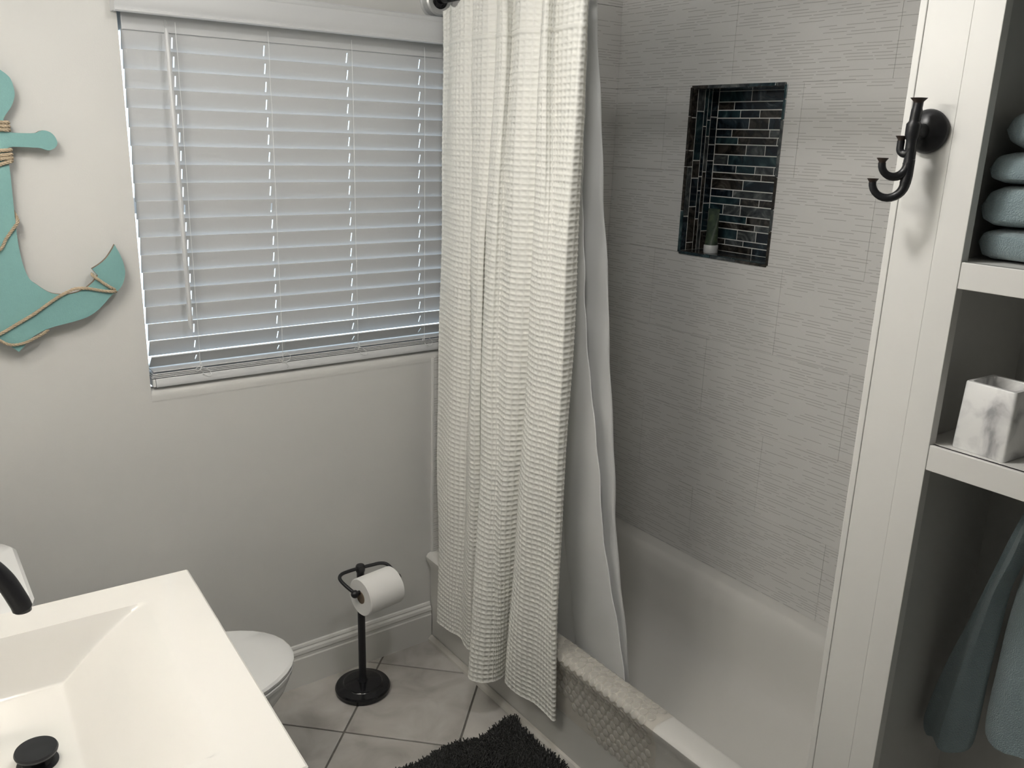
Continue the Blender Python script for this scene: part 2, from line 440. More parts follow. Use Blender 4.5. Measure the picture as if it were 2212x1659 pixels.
# sill with rounded plaster nose (y, z)
obj('window_sill', MB().prism(sp, lambda y, z: (OX0, y, OZ0+z), lambda y, z: (OX1, y, OZ0+z)), M['wall'], win, smooth=True)

# ------------------------------------------------------------------ bathtub
def rrect(x0, x1, y0, y1, r, z, n=8):
    pts = []
    for cx, cy, a0 in ((x1-r, y1-r, 0), (x0+r, y1-r, pi/2), (x0+r, y0+r, pi), (x1-r, y0+r, 3*pi/2)):
        for k in range(n+1):
            a = a0+pi/2*k/n; pts.append((cx+r*cos(a), cy+r*sin(a), z))
    return pts
XT = XN-.001
tubrings = [rrect(.001, XT, TL+.001, -.002, .003, .001), rrect(-.0005, XT, TL+.001, -.002, .003, .28), rrect(-.010, XT, TL+.001, -.002, .004, .300),
            rrect(-.019, XT, TL+.001, -.002, .006, .318), rrect(-.021, XT, TL+.001, -.002, .008, .330), rrect(-.015, XT, TL+.001, -.002, .008, .3385), rrect(-.004, XT, TL+.001, -.002, .008, .342),
            rrect(.044, XN-.050, TL+.06, -.075, .075, .342), rrect(.054, XN-.060, TL+.07, -.085, .08, .338), rrect(.062, XN-.075, TL+.085, -.10, .085, .322),
            rrect(.072, XN-.088, TL+.10, -.12, .09, .27), rrect(.090, XN-.105, TL+.13, -.17, .10, .16), rrect(.105, XN-.125, TL+.16, -.215, .11, .100),
            rrect(.130, XN-.155, TL+.19, -.25, .11, .075), rrect(.17, XN-.20, TL+.24, -.30, .11, .066), rrect(.29, XN-.32, TL+.5, -.55, .05, .0625)]
tub = thing('bathtub', 'off-white built-in bathtub in the tiled alcove beneath the niche', 'bathtub', (.375, -.76, 0))
part('tub_shell', MB().rings(tubrings, cap0=False), M['tub'], tub, smooth=True)
part('drain', MB().lathe([(.028, .0645), (.028, .067), (.02, .068), (0, .067)], (.375, -1.2, 0), 20), M['plate'], tub)

# clear bubble mat draped over the front rim
def rim_point(t):
    """t=0 at the inner drop, growing over the rim and down the apron; returns (x,z,nx,nz)"""
    path = [(.0545, .3392), (.048, .3432), (.035, .3445), (.0, .3445), (-.014, .3415), (-.0225, .332), (-.0215, .318), (-.0135, .300), (-.004, .282), (-.003, .24), (-.0025, .10)]
    L = [0]
    for a, b in zip(path, path[1:]): L.append(L[-1]+math.dist(a, b))
    d = t
    for i in range(len(path)-1):
        if d <= L[i+1] or i == len(path)-2:
            f = (d-L[i])/(L[i+1]-L[i]); a, b = path[i], path[i+1]
            tx, tz = b[0]-a[0], b[1]-a[1]; l = math.hypot(tx, tz)
            return lerp(a[0], b[0], f), lerp(a[1], b[1], f), -(-tz)/l*-1 if False else tz/l, -tx/l
MY0, MY1, MT = -.675, -1.11, .268
mt = thing('suction_bath_mat', 'clear bubbled vinyl bath mat draped over the front rim of the bathtub', 'bath mat', (0, -.89, .345))
sheet = MB(); nT, nY = 40, 24; rows = []
for i in range(nT+1):
    t = MT*i/nT; x, z, nx, nz = rim_point(t)
    row = []
    for j in range(nY+1):
        f = j/nY
        # the hanging end is skewed: it reaches lower on the near side
        y = lerp(MY0, MY1, f)+max(0, t-.10)*(.10-.0)*-1*(1-f)*1.2
        row.append((x+nx*.0015, y, z+nz*.0015))
    rows.append(row)
sheet.rings(rows, cap0=False, cap1=False, closed=False)
part('mat_sheet', sheet, M['bubble'], mt, smooth=True)
# bumps: rounded fish-scale domes
def dome_mesh():
    mb = MB(); n = 12; prof = [(1, 0), (.93, .45), (.66, .85), (.3, 1.0)]
    rr = []
    for r, h in prof: rr.append([(r*cos(2*pi*k/n), r*sin(2*pi*k/n), h) for k in range(n)])
    mb.rings(rr, cap0=False); return mb.mesh('bubble', M['dome'], smooth=True)
dm = dome_mesh(); cnt = 0
ti = 0; t = .016
while t < MT:
    yy = MY0-.030-(.0135 if ti % 2 else 0)
    while yy > MY1+.014:
        f = (yy-MY0)/(MY1-MY0)
        x, z, nx, nz = rim_point(t)
        y = yy+max(0, t-.10)*.12*-(1-f)
        if t > .215 and f < .22+(t-.215)*5: yy -= .027; continue
        o = link('bubble', dm, mt)
        nrm = Vector((nx, 0, nz)).normalized(); q = nrm.to_track_quat('Z', 'Y')
        o.rotation_mode = 'QUATERNION'; o.rotation_quaternion = q
        o.location = (x+nx*.0012-mt.location.x, y-mt.location.y, z+nz*.0012-mt.location.z)
        s = .0118; o.scale = (s*.92, s*1.02, .0026); cnt += 1
        yy -= .027
    t += .0205; ti += 1

# ------------------------------------------------------------------ niche lining
niche = MB().box(XN+.1257, XN+.134, NY1, NY0, NZ0, NZ1).box(XN+.0045, XN+.13, NY0-.0055, NY0-.0002, NZ0, NZ1).box(XN+.0045, XN+.13, NY1+.0002, NY1+.0055, NZ0, NZ1)\
    .box(XN+.0045, XN+.13, NY1, NY0, NZ0, NZ0+.0055).box(XN+.0045, XN+.13, NY1, NY0, NZ1-.0055, NZ1)
struct('niche_grout', niche, M['wgrout'], wall_right)
hs = [77, 57, 55, 80, 55, 50, 75, 75, 55, 45, 75, 55, 52, 77, 53, 45, 78, 40, 50]
br = [[.38], [.19, .855], [.27, .49], [.38, .60], [.19, .62, .85], [.27, .71, .94], [.375, .59], [.175, .83], [.28, .50, .71], [.58, .80], [.38, .82], [.27, .94], [.365, .585], [.17, .38], [.46], [.565, .78], [.37, .59], [.23, .45], [.56]]
H = NZ1-NZ0-.012; tot = sum(hs)+len(hs)*7; z = NZ1-.006; gq = .0030
WN = NY0-NY1-.012
for h, b in zip(hs, br):
    hh = (h+7)/tot*H; cuts = [0]+b+[1]
    for a, c in zip(cuts, cuts[1:]):
        y0 = NY0-.006-a*WN; y1 = NY0-.006-c*WN
        obj('mosaic_tile', MB().box(XN+.1245, XN+.1295, y1+gq/2, y0-gq/2, z-hh+gq/2, z-gq/2), random.choices(MOS, (2.2, 1.8, 3, 3.6))[0], wall_right, bevel=.0007)
    z -= hh
# sides: vertical strips of mosaic set on end
sides = [(.0, .024, [.17, .37, .47, .78]), (.024, .058, [.13, .43, .54, .72, .95]), (.058, .075, [.22, .53, .62, .80]), (.075, .092, [.18, .28, .50, .76]), (.092, .124, [.16, .33, .43, .70, .88])]
for d0, d1, b in sides:
    for yf, s in ((NY0, -1), (NY1, 1)):
        cuts = [0]+([x for x in b] if s < 0 else [1-x for x in b[::-1]])+[1]
        for a, c in zip(cuts, cuts[1:]):
            za = lerp(NZ1-.005, NZ0+.005, a); zb = lerp(NZ1-.005, NZ0+.005, c)
            ya, yb = sorted((yf+s*.0025, yf+s*.0065))
            obj('mosaic_tile', MB().box(XN+d0+gq/2, XN+d1-gq/2, ya, yb, zb+gq/2, za-gq/2), random.choices(MOS, (4, 1.5, 3, 1.5))[0], wall_right, bevel=.0006)
for d0, d1, b in [(.0, .024, [.3, .62]), (.024, .058, [.18, .5, .8]), (.058, .075, [.35, .7]), (.075, .092, [.22, .55]), (.092, .124, [.4, .85])]:
    for zf, s in ((NZ0, 1), (NZ1, -1)):
        cuts = [0]+b+[1]
        for a, c in zip(cuts, cuts[1:]):
            ya = lerp(NY0-.007, NY1+.007, a); yb = lerp(NY0-.007, NY1+.007, c); za, zb = sorted((zf+s*.0025, zf+s*.0065))
            obj('mosaic_tile', MB().box(XN+d0+gq/2, XN+d1-gq/2, yb+gq/2, ya-gq/2, za, zb), random.choices(MOS, (5, 2, 3, 1))[0], wall_right, bevel=.0006)
# thin cut edge pieces framing the niche, slightly proud of the wall tile
def edge_run(vert, fixed, lo, hi, cuts):
    cs = [0]+cuts+[1]
    for a, c in zip(cs, cs[1:]):
        p0, p1 = lerp(lo, hi, a), lerp(lo, hi, c); p0, p1 = min(p0, p1)+.001, max(p0, p1)-.001
        mb = MB()
        if vert: mb.box(XN-.003, XN+.004, fixed-.0046, fixed+.0046, p0, p1)
        else: mb.box(XN-.003, XN+.004, p0, p1, fixed-.0046, fixed+.0046)
        obj('edge_tile', mb, random.choice(MOS[1:]), wall_right, bevel=.0007)
edge_run(True, NY0, NZ1, NZ0, [.17, .37, .47, .74]); edge_run(True, NY1, NZ1, NZ0, [.08, .19, .5, .68, .8])
edge_run(False, NZ1, NY0, NY1, [.18, .6, .9]); edge_run(False, NZ0, NY0, NY1, [.24, .38, .67])

# ------------------------------------------------------------------ built-in shelving closet beside the tub
XC = 0.0; CY0 = -1.655; CY1 = -2.52
clo = thing('built_in_closet', 'white open built-in closet of shelves at the foot of the bathtub', 'closet', (.2, -2.05, 0))
part('face_post', MB().box(-.004, .018, CY0, -1.607, 0, ZC-.002), M['white'], clo, bevel=.001)
part('face_post', MB().box(-.004, .018, CY1-.08, CY1, 0, ZC-.002), M['white'], clo, bevel=.001)
part('side_panel', MB().box(.018, .335, -1.632, -1.622, 0, ZC-.002), M['closet'], clo)
part('side_panel', MB().box(.018, .335, CY1-.045, CY1-.035, 0, ZC-.002), M['closet'], clo)
part('back_panel', MB().box(.335, .347, CY1-.045, -1.622, 0, ZC-.002), M['closet'], clo)
for zt, th in ((1.570, .043), (1.256, .045), (2.02, .043)):
    part('shelf', MB().box(.004, .334, CY1-.034, -1.633, zt-.018, zt), M['white'], clo)
    part('shelf_front', MB().box(-.003, .010, CY1+.0005, CY0-.0005, zt-th, zt), M['white'], clo, bevel=.001)
# casing of the alcove end wall: face board with a bead at its outer edge
struct('trim_2', MB().box(-.0035, 0, -1.6069, -1.5325, 0, ZC-.002), M['white'], bevel=.001)
struct('trim_3', MB().box(-.005, .0, -1.5322, TL+.0005, .345, ZC-.002), M['white'], bevel=.0015)

# ------------------------------------------------------------------ window blind
bl = thing('window_blind', 'white two-inch slat blind hanging closed in the bathroom window', 'blind', (-.26, .02, 1.067))
BX0, BX1 = -.862, .335
HX = (-.742, -.505, -.264, -.028, .205)
def slat_mesh(wd, ang, name='slat', holes=True):
    mb = MB(); th = .0028
    xs = [BX0]
    for h in HX: xs += [h-.0018, h+.0018]
    xs.append(BX1)
    ss = [-wd/2, -.0135, .0135, wd/2]
    def P(x, s, d):
        # s runs up the slat; top edge leans into the room
        y = -s*sin(ang)+d*cos(ang); z = s*cos(ang)+d*sin(ang)
        return (x, y, z)
    idx = {}
    for side, d in ((0, -th/2), (1, th/2)):
        for i, x in enumerate(xs):
            for j, s in enumerate(ss):
                idx[side, i, j] = len(mb.v); mb.v.append(P(x, s, d))
    nx, ns = len(xs)-1, len(ss)-1
    def hole(i, j): return holes and 0 <= i < nx and i % 2 == 1 and j == 1
    for i in range(nx):
        for j in range(ns):
            if hole(i, j):
                for (a, b), (c, e) in (((i, j), (i+1, j)), ((i+1, j), (i+1, j+1)), ((i+1, j+1), (i, j+1)), ((i, j+1), (i, j))):
                    mb.f.append((idx[0, a, b], idx[0, c, e], idx[1, c, e], idx[1, a, b]))
                continue
            mb.f.append((idx[0, i, j], idx[0, i+1, j], idx[0, i+1, j+1], idx[0, i, j+1]))
            mb.f.append((idx[1, i, j], idx[1, i, j+1], idx[1, i+1, j+1], idx[1, i+1, j]))
    for i in range(nx):
        mb.f.append((idx[0, i, 0], idx[1, i, 0], idx[1, i+1, 0], idx[0, i+1, 0]))
        mb.f.append((idx[0, i, ns], idx[0, i+1, ns], idx[1, i+1, ns], idx[1, i, ns]))
    for j in range(ns):
        mb.f.append((idx[0, 0, j], idx[0, 0, j+1], idx[1, 0, j+1], idx[1, 0, j]))
        mb.f.append((idx[0, nx, j], idx[1, nx, j], idx[1, nx, j+1], idx[0, nx, j+1]))
    return mb.mesh(name, M['blind'])
PITCH = .0457; SY = .026
sm = slat_mesh(.0492, radians(16.5))
zs = []
for k in range(-1, 16):
    zt = 1.923-PITCH*k; zb = zt-PITCH; zs.append((zt+zb)/2)
for zc in zs:
    o = link('slat', sm, bl); o.location = (random.uniform(-.001, .001)-bl.location.x, SY-bl.location.y, zc-bl.location.z)
    o.rotation_euler = (random.uniform(-.012, .012), random.uniform(-.0006, .0006), 0)
sm2 = slat_mesh(.0500, radians(28)); o = link('slat', sm2, bl); o.location = (-bl.location.x, SY-bl.location.y, 1.1705-bl.location.z)
sm3 = slat_mesh(.0505, radians(46)); o = link('slat', sm3, bl); o.location = (-bl.location.x, SY-bl.location.y, 1.133-bl.location.z)
# slats lying stacked on the bottom rail
for k, zc in enumerate((1.1095, 1.1020, 1.0975, 1.0930)):
    part('slat', MB().box(BX0-.002*k, BX1, .001, .051, zc, zc+.003), M['blind'], bl, bevel=.0008)
rprof = [(-.003, .0), (-.0045, .004), (-.003, .010), (-.0015, .020), (0, .0225), (.052, .0225), (.052, 0)]
part('bottom_rail', MB().prism(rprof, lambda y, z: (BX0+.004, y, 1.0685+z), lambda y, z: (BX1, y, 1.0685+z)), M['blind'], bl, smooth=True)
part('rail_cap', MB().box(BX0-.004, BX0+.003, -.002, .050, 1.070, 1.090), M['vinyl'], bl, bevel=.001)
# head rail and moulded valance
part('head_rail', MB().box(BX0, BX1, .012, .058, 1.9665, 2.028), M['blind'], bl, bevel=.002)
vprof = [(-0.0340, 0), (-0.0440, .0), (-0.0470, .003), (-0.0470, .007), (-0.0445, .009), (-0.0445, .012), (-0.0465, .015), (-0.0480, .030), (-0.0480, .052), (-0.0450, .060), (-0.0475, .064), (-0.0475, .070), (-0.0440, .074), (-0.0340, .074)]
part('valance', MB().prism(vprof, lambda y, z: (-.887, y, 2.000+z), lambda y, z: (.372, y, 2.000+z)), M['blind'], bl, smooth=True)
part('valance_return', MB().box(-.887, -.878, -.035, -.0005, 2.002, 2.072), M['blind'], bl, bevel=.001)
part('valance_return', MB().box(.363, .372, -.035, -.0005, 2.002, 2.072), M['blind'], bl, bevel=.001)
for hx in HX:
    part('ladder_cord', MB().tube([(hx+.003, SY-.026, 1.992)]+[(hx+.003+random.uniform(-.0006, .0006), SY-.0285, 1.992-i*.0457) for i in range(1, 19)]+[(hx+.003, .0, 1.110), (hx+.003, -.005, 1.10)], .0007, 5), M['cord'], bl)
    # knotted tail of the lift cord over the bottom rail
    pts = []
    ph = random.random()*6
    for i in range(40):
        t = i/39
        pts.append((hx+.003+.022*sin(t*9+ph)*sin(pi*t)+.010*t, -.0045-.003*abs(sin(7*t)), 1.118-.036*t+.009*sin(t*13+ph)))
    part('cord_tail', MB().tube(pts, .0008, 5), M['cord'], bl)
# tilt wand
part('wand', MB().tube([(-.7665, -.016, 1.975), (-.7655, -.017, 1.96), (-.764, -.018, 1.7), (-.7605, -.016, 1.235), (-.760, -.016, 1.222)], [.003, .0058, .0062, .0062, .004], 8), M['blind'], bl, smooth=True)
part('wand_hook', MB().tube([(-.766+.004*cos(a), -.014, 1.985+.009*sin(a)) for a in [i*.5 for i in range(10)]], .0009, 5), M['plate'], bl)

# ------------------------------------------------------------------ curtain rod, rings, curtain, liner
RX, RZ = .008, 2.122
rod = thing('shower_curtain_rod', 'black curtain rod held to the window wall by a satin round flange', 'curtain rod', (RX, -.76, RZ))
part('rod_tube', MB().tube([(RX, -.012, RZ), (RX, -.5, RZ), (RX, TL+.012, RZ)], .0125, 20), M['blackgloss'], rod, smooth=True)
for y0, s in ((0, -1), (TL, 1)):
    part('flange', MB().lathe([(.050, s*.0), (.050, s*.004), (.045, s*.006), (.0445, s*.030), (.040, s*.034), (.0285, s*.034), (.026, s*.0335), (.026, s*.02)], (RX, y0, RZ), 36, 'y'), M['plate'], rod, smooth=True)
    part('rod_socket', MB().lathe([(.0255, s*.006), (.0255, s*.030), (.018, s*.037), (.0128, s*.038)], (RX, y0, RZ), 28, 'y'), M['blackgloss'], rod, smooth=True)
ringspots = [(-.262, 'bronze ring at the top left of the waffle curtain, nearest the window'), (-.672, 'bronze ring at the top right of the waffle curtain, over its outer edge')]
for y, lab in ringspots:
    pts = [(RX-.005+.0205*cos(a)*1.0, y+.004*sin(a), RZ-.012+.030*sin(a)) for a in [2*pi*i/28 for i in range(29)]]
    o = obj('curtain_ring', MB().tube(pts, .0022, 8, cap=False), M['bronze'], smooth=True); tag(o, lab, 'curtain ring')

ctl = [
 (2.045, [(-.005, -.075), (-.010, -.116), (-.038, -.200), (-.030, -.262), (.000, -.241), (-.030, -.274), (-.045, -.349), (-.030, -.378), (.000, -.352), (-.035, -.391), (-.050, -.439), (-.025, -.432), (-.050, -.517), (-.030, -.559), (.000, -.537), (-.035, -.572), (-.050, -.612), (-.020, -.600), (-.035, -.669), (-.040, -.729), (.000, -.700), (.004, -.66)]),
 (1.335, [(-.005, -.075), (-.015, -.117), (-.042, -.205), (-.030, -.272), (.000, -.250), (-.040, -.295), (-.062, -.346), (-.050, -.362), (-.020, -.337), (-.055, -.381), (-.072, -.440), (-.050, -.456), (-.072, -.530), (-.035, -.569), (.000, -.542), (-.040, -.580), (-.058, -.630), (-.045, -.665), (-.050, -.698), (-.045, -.722), (.000, -.704), (.004, -.66)]),
 (.735, [(-.024, -.09), (-.032, -.117), (-.055, -.215), (-.030, -.270), (-.022, -.252), (-.055, -.316), (-.078, -.370), (-.060, -.383), (-.035, -.362), (-.085, -.427), (-.094, -.478), (-.080, -.499), (-.082, -.536), (-.040, -.550), (-.022, -.529), (-.045, -.559), (-.064, -.615), (-.047, -.663), (-.047, -.699), (-.045, -.726), (-.022, -.720), (-.024, -.68)]),
 (.150, [(-.034, -.13), (-.055, -.151), (-.050, -.205), (-.036, -.236), (-.034, -.268), (-.049, -.300), (-.052, -.322), (-.037, -.335), (-.036, -.365), (-.136, -.455), (-.126, -.497), (-.090, -.514), (-.060, -.514), (-.038, -.508), (-.036, -.530), (-.056, -.545), (-.056, -.60), (-.040, -.655), (-.040, -.709), (-.046, -.757), (-.037, -.744), (-.036, -.715)])]
import numpy as np
CELL = .0150
def spline_section(pts, n):
    P = catmull([(x, y, 0) for x, y in pts], 24); A = np.array([(p.x, p.y) for p in P])
    d = np.r_[0, np.cumsum(np.hypot(*np.diff(A, axis=0).T))]; t = np.linspace(0, 1, len(A))
    return A, d
secs = [(z, spline_section(p, 0)) for z, p in ctl]
Lmax = max(s[1][1][-1] for s in secs)
SUB = 6
nu = int(Lmax/.0170)*SUB
# use parameter knots by blended arc length so that folds stay matched
cum = np.mean([s[1][1]/s[1][1][-1] for s in secs], axis=0)
uu = np.linspace(0, 1, nu+1)
S = []
for z, (A, d) in secs:
    S.append(np.stack([np.interp(uu, cum, A[:, 0]), np.interp(uu, cum, A[:, 1])], 1))
ztop, zbot = 2.098, .150
nv = int((ztop-zbot)/CELL)*SUB
vv = np.linspace(0, 1, nv+1); zz = ztop+(zbot-ztop)*vv
zk = [s[0] for s in secs]
def sect_at(z):
    if z >= zk[0]:
        return S[0]
    for i in range(3):
        if z >= zk[i+1]:
            t = (zk[i]-z)/(zk[i]-zk[i+1])
            # Hermite through neighbours for smooth vertical flow
            p0 = S[max(i-1, 0)]; p1 = S[i]; p2 = S[i+1]; p3 = S[min(i+2, 3)]
            m1 = (p2-p0)*.5 if i > 0 else (p2-p1)*.6; m2 = (p3-p1)*.5 if i < 2 else (p2-p1)*1.0
            h = (2*t**3-3*t**2+1)*p1+(t**3-2*t**2+t)*m1*.7+(-2*t**3+3*t**2)*p2+(t**3-t**2)*m2*.7
            return h
    return S[3]
G = np.zeros((nv+1, nu+1, 3))
for i, z in enumerate(zz):
    s = sect_at(z); G[i, :, 0] = s[:, 0]; G[i, :, 1] = s[:, 1]; G[i, :, 2] = z
# the hem dips and lifts a little along the folds
vrow = vv[:, None]
sag = (.006*np.sin(uu*11+1)+.004*np.sin(uu*29))[None, :]
G[:, :, 2] += sag*(vrow**1.5)
topdip = .5*(1+np.cos(2*pi*(uu*9.0+.1)))[None, :]
G[:, :, 2] -= .014*topdip*np.exp(-((1-0)*vrow/.02))
# gathered crumple in the header
G[:, :, 0] += .004*np.sin(uu*70)[None, :]*np.exp(-vrow/.06)
# small wrinkles
G[:, :, 0] += (.0022*np.sin(uu*37+vv[:, None]*9)+.0016*np.sin(vv[:, None]*23+uu*11))
du = np.gradient(G, axis=1); dv = np.gradient(G, axis=0)
nrm = np.cross(dv, du); nrm /= np.linalg.norm(nrm, axis=2, keepdims=True)+1e-9
# orient the normal to the room side
if (nrm[:, :, 0]*1.0).mean() > 0: nrm = -nrm
fu = (np.arange(nu+1) % SUB)/SUB; fv = (np.arange(nv+1) % SUB)/SUB
a = np.abs(2*fu-1)[None, :]; b = np.abs(2*fv-1)[:, None]
ra = np.clip((a-.30)/.70, 0, 1); rb = np.clip((b-.30)/.70, 0, 1)
hgt = .85*np.maximum(ra, .92*rb)+.22*ra*rb
amp = .0042
irr = np.random.RandomState(3).rand(nv//SUB+2, nu//SUB+2)
irr = np.repeat(np.repeat(irr, SUB, 0), SUB, 1)[:nv+1, :nu+1]
disp = amp*hgt*(.94+.12*irr)
header = ((zz < 2.002) & (zz > 1.992))[:, None]
disp = np.where(header, amp*1.1, disp)
G += nrm*disp[:, :, None]
me = bpy.data.meshes.new('waffle_curtain')
verts = G.reshape(-1, 3); I = np.arange((nv+1)*(nu+1)).reshape(nv+1, nu+1)
faces = np.stack([I[:-1, :-1], I[1:, :-1], I[1:, 1:], I[:-1, 1:]], -1).reshape(-1, 4)
me.vertices.add(len(verts)); me.vertices.foreach_set('co', verts.ravel())
me.loops.add(faces.size); me.loops.foreach_set('vertex_index', faces.ravel().astype(np.int32))
me.polygons.add(len(faces)); me.polygons.foreach_set('loop_start', np.arange(0, faces.size, 4, dtype=np.int32))
me.polygons.foreach_set('loop_total', np.full(len(faces), 4, dtype=np.int32))
me.polygons.foreach_set('use_smooth', np.ones(len(faces), dtype=bool))
me.update(); me.validate(); me.materials.append(M['curtain'])
cur = link('shower_curtain', me); tag(cur, 'cream waffle-weave shower curtain gathered outside the tub near the window', 'curtain')

lin = [
 (2.10, [(.048, -.645), (.040, -.59), (.055, -.53), (.085, -.55), (.112, -.596), (.122, -.57), (.125, -.48), (.105, -.36), (.13, -.25), (.10, -.12)]),
 (1.655, [(.048, -.654), (.040, -.59), (.055, -.54), (.085, -.59), (.112, -.657), (.124, -.62), (.13, -.50), (.105, -.37), (.13, -.25), (.10, -.12)]),
 (1.34, [(.058, -.677), (.050, -.60), (.065, -.55), (.092, -.62), (.120, -.697), (.132, -.66), (.14, -.53), (.115, -.38), (.14, -.26), (.11, -.13)]),
 (.769, [(.068, -.780), (.060, -.68), (.075, -.60), (.098, -.69), (.112, -.781), (.135, -.74), (.15, -.57), (.125, -.40), (.15, -.28), (.12, -.15)]),
 (.294, [(.082, -.903), (.078, -.80), (.085, -.69), (.100, -.76), (.105, -.890), (.135, -.82), (.15, -.61), (.13, -.42), (.155, -.30), (.13, -.17)]),
 (.14, [(.110, -.925), (.108, -.82), (.112, -.71), (.122, -.78), (.125, -.905), (.150, -.84), (.165, -.62), (.15, -.44), (.17, -.33), (.15, -.24)])]
LS = []
for z, p in lin:
    A = np.array([(q.x, q.y) for q in catmull([(x, y, 0) for x, y in p], 10)])
    LS.append((z, A))
rows = []
zL = np.linspace(2.10, .14, 90)
for z in zL:
    for i in range(len(LS)-1):
        if z <= LS[i][0]+1e-9 and z >= LS[i+1][0]-1e-9:
            t = (LS[i][0]-z)/(LS[i][0]-LS[i+1][0]); t = t*t*(3-2*t)*.4+t*.6
            A = LS[i][1]*(1-t)+LS[i+1][1]*t
    rows.append([(x+.0015*sin(z*31+k*.3)*(1 if k > 3 else .3), y+(.0018*sin(z*47+1) if k < 3 else 0), z) for k, (x, y) in enumerate(A)])
lt = thing('shower_curtain_liner', 'plain white fabric curtain liner hanging inside the bathtub', 'curtain liner', (.08, -.5, .14))
part('liner_cloth', MB().rings(rows, cap0=False, cap1=False, closed=False), M['liner'], lt, smooth=True)
hemr = []
for z in zL:
    r = rows[list(zL).index(z)]
    hemr.append(r[0])
part('stitched_hem', MB().tube(hemr, .0016, 5), M['cord'], lt)

# ------------------------------------------------------------------ hook on the casing
HY, HZ = -1.567, 1.7715
hk = thing('wall_hook', 'black multi-arm robe hook screwed to the white closet casing', 'wall hook', (-.006, HY, HZ))
def xl(prof, c, n=32):
    return MB().lathe([(r, -d) for r, d in prof], c, n, 'x')
part('hook_plate', xl([(.0345, 0), (.0350, .003), (.033, .007), (.026, .013), (.016, .018), (.010, .020), (0.0, .0205)], (-.006, HY, HZ), 40), M['black'], hk, smooth=True)
SX = -.052
part('neck', MB().tube([(-.018, HY, HZ), (-.035, HY, HZ-.001), (SX, HY, HZ)], [.013, .0115, .0115], 16), M['black'], hk, smooth=True)
stem = [(SX, HY-.002, HZ+.042), (SX, HY-.001, HZ+.024), (SX, HY, HZ), (SX+.001, HY-.001, HZ-.045)]
part('stem', MB().tube(catmull(stem, 6), [.0075]*4+[.0085]*6+[.0115]*4+[.0085]*5, 14), M['black'], hk, smooth=True)
def flare(p, d, r=.0065):
    d = Vector(d).normalized(); P = [Vector(p)+d*k for k in (-.006, -.002, .002, .0035, .0038)]
    return MB().tube(P, [r*.9, r, r*1.5, r*1.68, r*1.2], 16)
part('knob', flare((SX, HY-.002, HZ+.046), (0, 0, 1), .0078), M['rust'], hk, smooth=True)
def arm(z0, ux, uy, rad, tip, name='prong'):
    """J shaped prong leaving the stem at height z0, reaching out along (ux,uy)"""
    pts = []; d = Vector((ux, uy, 0)).normalized()
    for i in range(15):
        a = -pi*.03+pi*1.03*i/14
        pts.append(Vector((SX, HY, z0))+d*(rad*(1-cos(a)))+Vector((0, 0, -rad*sin(a)*1.0)))
    pts.append(pts[-1]+Vector((0, 0, tip)))
    part(name, MB().tube(pts, [.0085-.0025*min(1, i/10) for i in range(16)], 12), M['black'], hk, smooth=True)
    part('prong_tip', flare(pts[-1]+Vector((0, 0, .004)), (0, 0, 1), .0056), M['rust'], hk, smooth=True)
arm(HZ-.082, -.55, .85, .0245, -.002)     # lowest, large
arm(HZ-.052, -.72, .60, .0205, .001)     # middle
arm(HZ-.028, -.2, .98, .0080, .012)      # small one nearest the window
part('stem_tail', MB().tube([(SX+.001, HY-.001, HZ-.045), (SX+.001, HY-.001, HZ-.07), (SX, HY, HZ-.083)], [.0088, .0086, .0085], 14), M['black'], hk, smooth=True)

# ------------------------------------------------------------------ towels and cup in the closet
def folded_towel(z0, z1, y1, x0, lab, seed):
    """folded towel: rounded bull-nose end towards the window, long axis along y"""
    rs = random.Random(seed); mb = MB(); n = 28; rows = []
    h = (z1-z0)/2; zc = (z0+z1)/2
    ny = 26; y0 = y1-.36
    for i in range(ny+1):
        t = i/ny; y = y1-(y1-y0)*t
        # end roundness
        e = min(1, t*.36/ (h*1.1)); sc = sqrt(max(0, 1-(1-e)**2)); sc = max(sc, .05)
        e2 = min(1, (1-t)*.36/(h*1.1)); sc *= max(.05, sqrt(max(0, 1-(1-e2)**2)))
        row = []
        for k in range(n):
            a = 2*pi*k/n
            cx = math.copysign(abs(cos(a))**.45, cos(a)); cz = math.copysign(abs(sin(a))**.55, sin(a))
            wv = 1+.04*sin(3*a+seed)+.025*sin(y*40+seed*2+k*.4)
            row.append((x0+.14+cx*.135*(.82+.18*sc)*wv, y, zc+cz*h*sc*(1+.03*sin(y*31+seed))))
        rows.append(row)
    mb.rings(rows)
    o = obj('folded_towel', mb, M['towel'], smooth=True)
    # fold crease layers
    mb2 = MB()
    return tag(o, lab, 'towel', 'folded towels on the closet shelf')
folded_towel(1.5705, 1.6235, -1.642, .035, 'folded teal towel lying directly on the closet shelf, bottom of the stack of four', 1)
folded_towel(1.6245, 1.692, -1.640, .030, 'thick folded teal towel second from the bottom of the closet stack', 2)
folded_towel(1.693, 1.7435, -1.641, .038, 'folded teal towel third from the bottom, under the peaked top one', 3)
folded_towel(1.7445, 1.812, -1.650, .052, 'folded teal towel on top of the stack of four', 4)

cup = thing('marble_tumbler', 'square white marble tumbler with grey veins on the closet shelf', 'tumbler', (.066, -1.727, 1.256), radians(-4))
def sqr(r, z, rr): return [(x, y, z) for x, y, _ in rrect(-r, r, -r, r, rr, 0, 4)]
cb = MB().rings([sqr(.0445, .0003, .004), sqr(.0455, .003, .005), sqr(.0425, .116, .005), sqr(.0415, .118, .005), sqr(.0355, .118, .006), sqr(.0345, .116, .006), sqr(.035, .008, .008)])
o = obj('cup_body', cb, M['marble'], cup, smooth=True)

